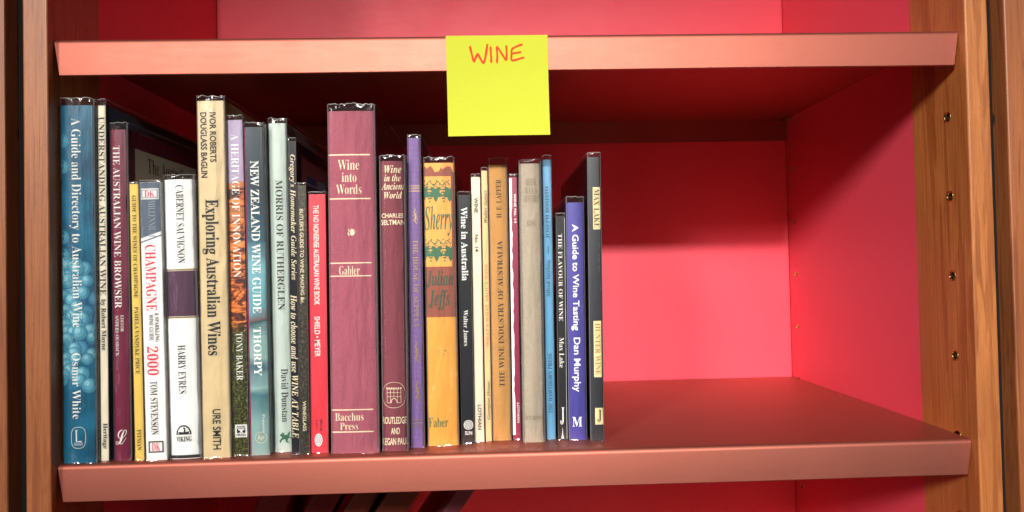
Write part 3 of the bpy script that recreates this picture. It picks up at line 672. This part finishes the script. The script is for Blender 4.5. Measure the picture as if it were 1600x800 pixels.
B = {  # depth, hard, bulge, corner radius, material, label
 1: (190, 1, 1.0, 2.2, grapes_mat(), 'thick teal blue book with pale grapes on its spine, at the left wooden post'),
 2: (195, 0, 0, .8, cover_mat('slate_board', (.085, .12, .19)), 'tall thin cream spine with black capitals and slate blue covers, beside the teal grape book'),
 3: (188, 1, .8, 2.0, cover_mat('maroon_jacket', (.20, .015, .055)), 'dark maroon book with white capitals and a pale label on its front cover'),
 4: (140, 0, 0, .7, cover_mat('yellow_paper', (.80, .60, .14)), 'narrow yellow paperback between the dark maroon book and the white one with red letters'),
 5: (130, 0, 0, .8, cover_mat('white_paper', (.88, .88, .87)), 'white paperback with slate grey upper spine and red lettering reading 2000'),
 6: (150, 1, 1.6, 3.0, cover_mat('white_jacket', (.88, .89, .88)), 'thick white rounded spine with a dark plum block in the middle'),
 7: (200, 1, .4, 1.8, cover_mat('straw_jacket', (.66, .54, .33)), 'tall straw coloured book with heavy black lettering, right of the white plum banded spine'),
 8: (185, 0, 0, .8, heritage_mat(), 'book with lilac top and orange and dark landscape picture down its spine'),
 9: (180, 1, .5, 1.6, lake_mat(), 'dark teal to pale blue book with white capitals and a thin magenta left line'),
 10: (190, 1, .9, 1.8, cover_mat('sage_jacket', (.50, .58, .54)), 'pale grey green book with dark green capitals and a small green figure at the foot'),
 11: (170, 0, 0, .7, cover_mat('black_glossy', (.018, .018, .024), rough=.25), 'thin black book with cream slanted bold lettering and a framed panel on its cover'),
 12: (130, 0, 0, .7, speck_mat(), 'thin dark bronze speckled book squeezed between the black and the bright red ones'),
 13: (130, 0, 0, .8, cover_mat('red_paper', (.74, .045, .075)), 'bright red paperback with white capitals and a round white emblem at its foot'),
 14: (190, 1, .9, 2.6, cover_mat('pink_cloth', (.37, .092, .14), 'cloth'), 'thick dusty pink cloth book with cream rules and horizontal cream words'),
 15: (150, 1, 1.8, 3.2, cover_mat('wine_cloth', (.215, .040, .062), 'cloth'), 'wine red cloth book with a round gatehouse emblem, right of the thick dusty pink one'),
 16: (170, 0, .4, 1.6, weave_mat(), 'narrow purple woven spine with gold rules and three small gold ornaments'),
 17: (150, 1, .6, 2.2, cover_mat('ochre_jacket', (.66, .335, .06), wear=(.72, .48, .19)), 'worn orange and brown book with green grapevine bands across the spine'),
 18: (135, 0, 0, .9, cover_mat('ink_black', (.013, .015, .020), rough=.3), 'short black spine with white lettering and ringed white emblem, right of the orange grapevine book'),
 19: (140, 0, 0, .6, cover_mat('ivory_paper', (.72, .64, .50)), 'thin ivory spine with small black upright capitals beside the short black spine'),
 20: (140, 0, 0, .7, cover_mat('parchment', (.70, .50, .25), wear=(.60, .37, .16)), 'very thin tan spine with faded orange lettering, left of the ochre cloth book'),
 21: (145, 1, .5, 1.8, cover_mat('ochre_cloth', (.50, .265, .075), 'cloth'), 'ochre brown cloth book with dark capitals reading upwards'),
 22: (140, 0, 0, .5, cover_mat('claret_paper', (.27, .02, .065)), 'thin claret spine with a worn white strip down its left, beside the grey cloth book'),
 23: (150, 1, 1.2, 2.8, cover_mat('grey_cloth', (.38, .325, .25), 'cloth', wear=(.48, .42, .33)), 'faded grey cloth book with barely readable dark stamped words'),
 24: (150, 0, .2, 1.0, cover_mat('sky_blue', (.115, .335, .52)), 'narrow sky blue spine with dark blue lettering reading upwards'),
 25: (120, 0, 0, .6, cover_mat('soft_black', (.022, .022, .024), rough=.3), 'shortest book of the row, thin black spine with white edge strip and large letter J'),
 26: (130, 1, .7, 2.0, cover_mat('royal_blue', (.065, .055, .30)), 'royal blue book with bold white lettering, second from the right end'),
 27: (205, 1, .3, 1.6, cover_mat('charcoal', (.020, .023, .032), rough=.42), 'charcoal black book with three cream paper labels, last before the empty shelf space'),
}
def worn_edge(V0, V1, u0, u1, z, amp, seed):
    f = Flat(); rnd = random.Random(seed); n = 16; pts = []
    for i in range(n + 1): pts.append((u0 + (u1 - u0) * i / n, z - amp * (.25 + rnd.random() * .75)))
    for i in range(n): f.poly([pts[i], pts[i + 1], (pts[i + 1][0], z), (pts[i][0], z)])
    return f

for k in BOOKS:
    n = k['n']; D, hard, b, r, cm, lab = B[n]; t, h = k['w'], k['h']
    e = empty('hardcover_book' if hard else 'paperback_book', (k['x'], k['y'] , .25 + abs(k['lean']) * t / 2), lab, 'book', 'books in a row on the lower shelf', (0, k['lean'], 0))
    body(t, D, h, hard, b, r, cm, e)
    if n == 1:
        rnd = random.Random(8); spots = []
        for q in range(46):
            z = 50 + 96 * rnd.random() ** .8; w_ = 13.2 * (.6 + .4 * math.sin((z - 40) / 115 * math.pi))
            spots.append((rnd.uniform(-12.4, w_ * .9 - 1), z, rnd.uniform(4.4, 6.2)))
        for z in (236, 217, 165, 152): spots.append((-11.5, z, 5.8))
        for i, (x, z, rr) in enumerate(sorted(spots, key=lambda s_: -s_[1])):
            V = []; F = []; mi = []; N_ = 20            # one printed grape: rim, body, lighter middle, shine
            for q, dx, dz in ((1, 0, 0), (.93, -.03, .03), (.90, -.05, .06), (.66, -.14, .16), (.34, -.26, .30), (.12, -.3, .34)):
                for a_ in range(N_):
                    u_ = min(max(x + dx * rr + rr * q * math.cos(a_ * 2 * math.pi / N_), -t / 2 + .15), t / 2 - .15)
                    V.append((u_ * S, (yprof(u_, t, b, r) - .04 - .003 * i) * S, (z + dz * rr + rr * q * math.sin(a_ * 2 * math.pi / N_)) * S))
            for q in range(5):
                for a_ in range(N_):
                    c_ = (a_ + 1) % N_; F.append((q * N_ + a_, q * N_ + c_, q * N_ + N_ + c_, q * N_ + N_ + a_)); mi.append((0, 1, 1, 2, 3)[q])
            F.append(tuple(range(5 * N_, 6 * N_))); mi.append(3)
            me = bpy.data.meshes.new('printed_grape'); me.from_pydata(V, [], F); me.update()
            for c_ in ('grape_rim', 'grape', 'grape_light', 'grape_shine'): me.materials.append(ink(c_))
            for p_, q_ in zip(me.polygons, mi): p_.material_index = q_
            link('printed_grape', me, None, e)
    if n == 2:
        f = Flat(); f.poly([(-t / 2, .3), (t / 2 - .5, .3), (t / 2 - .5, h - .3), (-t / 2, h - .3)])
        wrap('spine_panel', f.V, f.F, t, b, r, .06, ink('bookcream'), e)
    for i, (c, u0, u1, z0, z1) in enumerate(k['pt']):
        f = Flat()
        if n == 5 and i == 0:
            f.poly([(u0, z0 + 2.5), (u1, z0 + 7.5), (u1, h - .2), (u0, h - .2)])
            g = Flat(); g.poly([(u0, z0 - 1), (u1, z0 + 4), (u1, z0 + 5), (u0, z0)]); wrap('printed_stripe', g.V, g.F, t, b, r, .09, ink('slate'), e)
        elif n == 22:
            rnd = random.Random(5); m = 46
            p = [(u1 - .9 * rnd.random() ** 2 * (1 if i_ > 6 else .1), z0 + (z1 - z0) * i_ / m) for i_ in range(m + 1)]
            for i_ in range(m): f.poly([(u0, p[i_][1]), p[i_], p[i_ + 1], (u0, p[i_ + 1][1])])
        else:
            f.poly([(u0, z0), (u1, z0), (u1, z1), (u0, z1)])
        nm = {'labelcream': 'paper_label', 'gold': 'gold_rule'}.get(c, 'printed_rule' if z1 - z0 < 1.6 else 'printed_panel')
        wrap(nm, f.V, f.F, t, b, r, .08 + .03 * i, ink(c), e)
    if n == 17:
        f = worn_edge(0, 0, -t / 2, t / 2, h + .0, 8, 4); wrap('torn_edge', f.V, f.F, t, b, r, .16, ink('apricot'), e)
        f = Flat(); f.disc(2.4, k['pt'][0][3] - 26, .6, 9); f.disc(1.4, k['pt'][0][3] - 29, .5, 9)
        wrap('stain', f.V, f.F, t, b, r, .12, ink('dkgreen'), e)
    for kind, u0, u1, z0, z1 in k['em']:
        for i, (c, f, ts) in enumerate(emblem(kind, u0, u1, z0, z1, None)):
            if c: wrap('emblem', f.V, f.F, t, b, r, .25 + .03 * i, ink(c), e)
            for s, st, tcol, d, a0, a1, b0, b1 in ts:
                Q, F = fit_text(s, st, d, a0, a1, b0, b1); wrap('emblem_lettering', Q, F, t, b, r, .32, ink(tcol), e)
    for i, (s, st, c, d, u0, u1, z0, z1) in enumerate(k['tx']):
        Q, F = fit_text(s, st, d, u0, u1, z0, z1)
        wrap('title_lettering' if i == 0 else 'lettering', Q, F, t, b, r, .30, ink(c), e, cut=b > .3 or d != 'h')
    if n == 3:      # pale label with dark letters on the front cover
        X = t / 2 + .1; pyd('paper_label', [(X, 11, 160), (X, 125, 160), (X, 125, h - 12.5), (X, 11, h - 12.5)], [(0, 1, 2, 3)], ink('labelgrey'), e)
        P_, F_ = text_geo('The Australian', 'serif')
        pyd('lettering', [(X + .1, 31 + p * 80, 216.5 + q * 12) for p, q in P_], F_, ink('ink'), e)
    if n == 11:     # framed picture on the front cover
        X = t / 2 + .05
        for j, (a0, a1, b0, b1, c) in enumerate(((14, 150, 30, h - 8, 'brownband'), (16, 148, 32, h - 10, 'panelred'), (30, 60, 60, h - 22, 'navy'), (66, 96, 60, h - 22, 'slate'))):
            pyd('printed_panel', [(X + .05 * j, a0, b0), (X + .05 * j, a1, b0), (X + .05 * j, a1, b1), (X + .05 * j, a0, b1)], [(0, 1, 2, 3)], ink(c), e)
    film(n, t, D, h, b, r, k['ext'], e)

# ------------------------------------------------------------------ dark books leaning in the compartment below
lean_books = [
 (-262, 128, 310, 26, 26, 'oxblood', (.38, .03, .03), 'dark oxblood book leaning under the lower shelf, furthest left of the leaning ones'),
 (-226, 112, 312, 22, 30, 'black_red', (.30, .02, .02), 'dark crimson book leaning under the lower shelf, second of the leaning ones'),
 (-196, 120, 316, 20, 32, 'brown_dark', (.34, .07, .03), 'dark brown book leaning under the lower shelf, middle of the leaning ones'),
 (-168, 105, 322, 24, 34, 'umber', (.30, .06, .03), 'umber book leaning under the lower shelf, fourth of the leaning ones'),
 (-118, 118, 330, 14, 36, 'dusty_rose', (.40, .10, .13), 'thin dusty rose book leaning under the lower shelf, furthest right of the leaning ones')]
for i, (x, y, h, t, ang, nm, c, lab) in enumerate(lean_books):
    a = math.radians(ang); x0 = x - h * math.sin(a) * .55
    e = empty('leaning_book', (x0, y, -310.7 + math.sin(a) * t / 2), lab, 'book', 'dark books leaning under the lower shelf', (0, a, 0))
    body(t, 170, h - 18, 1, .8, 2, cover_mat(nm, c), e)

# ------------------------------------------------------------------ sticky note
note = empty('sticky_note', (-13.9, -.7, 310.0), 'bright yellow square note with orange handwritten WINE, stuck on the upper shelf edge', 'sticky note')
def note_y(u, z):
    d = max(0, -z - 24) / 52; return -(.3 + 4.6 * d ** 2.0 + .9 * d * (u + 38) / 76) - .6 * math.sin((u + 38) / 76 * math.pi) * d
V = []; F = []; nu, nz = 16, 22
for side_ in (0, 1):
    for j in range(nz + 1):
        for i in range(nu + 1):
            z = -76 * j / nz; u = -38 + 76 * i / nu + (-z / 76) * .8 * (1 - i / nu)
            V.append((u, note_y(u, z) + side_ * .12, z))
m_ = (nu + 1) * (nz + 1)
for j in range(nz):
    for i in range(nu):
        a = j * (nu + 1) + i; q = (a, a + nu + 1, a + nu + 2, a + 1); F += [q, tuple(x + m_ for x in q[::-1])]
for i in range(nu):
    F += [(i, i + 1, i + 1 + m_, i + m_), tuple(nz * (nu + 1) + x for x in (i + 1, i, i + m_, i + 1 + m_))]
for j in range(nz):
    a = j * (nu + 1); F.append((a, a + m_, a + nu + 1 + m_, a + nu + 1)); a += nu; F.append((a, a + nu + 1, a + nu + 1 + m_, a + m_))
t = NT('yellow_note_paper'); nn = t.noise(t.coord((1, 1, 1)), 500, 4, .7); n2 = t.noise(t.coord(), 40, 3)
t.base(t.mix(n2, t.mix(nn, (.43, .47, .022), (.51, .54, .032)), (.47, .50, .026))); t.set(Roughness=.85); t.bump(t.math('ADD', nn, t.math('MULTIPLY', n2, 2.5)), .35, .0004)
o = fix(pyd('paper', V, F, t.m, note, True)); m_ = o.modifiers.new('edges', 'EDGE_SPLIT'); m_.split_angle = math.radians(30)
f = Flat()
def hand(pts, w=1.75):
    p = [((x - 80) * 76 / 618 - 38, -(y - 103) * 76 / 618) for x, y in pts]; q = [p[0]]
    for i in range(len(p) - 1):            # Catmull-Rom through the pen points
        a, b_, c_, d_ = p[max(i - 1, 0)], p[i], p[i + 1], p[min(i + 2, len(p) - 1)]
        for s in range(1, 6):
            s /= 5
            q.append(tuple(.5 * (2 * b_[k] + (c_[k] - a[k]) * s + (2 * a[k] - 5 * b_[k] + 4 * c_[k] - d_[k]) * s * s + (3 * b_[k] - a[k] - 3 * c_[k] + d_[k]) * s ** 3) for k in (0, 1)))
    f.stroke(q, [w * (.92 + .12 * math.sin(i * .9)) for i in range(len(q))])
    for e_ in q: f.disc(e_[0], e_[1], w / 2 * .97, 12)
hand([(226, 172), (236, 215), (248, 260), (260, 236), (272, 216), (288, 245), (306, 270), (320, 225), (331, 160)])
hand([(350, 176), (352, 220), (353, 265)], 1.6)
hand([(388, 268), (390, 220), (390, 174), (418, 216), (443, 254), (447, 212), (446, 170)], 1.6)
hand([(540, 161), (508, 172), (480, 190), (477, 222), (478, 256), (515, 250), (549, 240)], 1.6)
hand([(484, 214), (508, 211), (532, 207)], 1.5)
lift = {}
for i_, q_ in enumerate(f.F):
    for v_ in q_: lift[v_] = .06 + (i_ % 97) * .0021
me_V = [(u, note_y(u, z) - lift[i_], z) for i_, (u, z) in enumerate(f.V)]
pyd('lettering', me_V, f.F, ink('marker'), note)
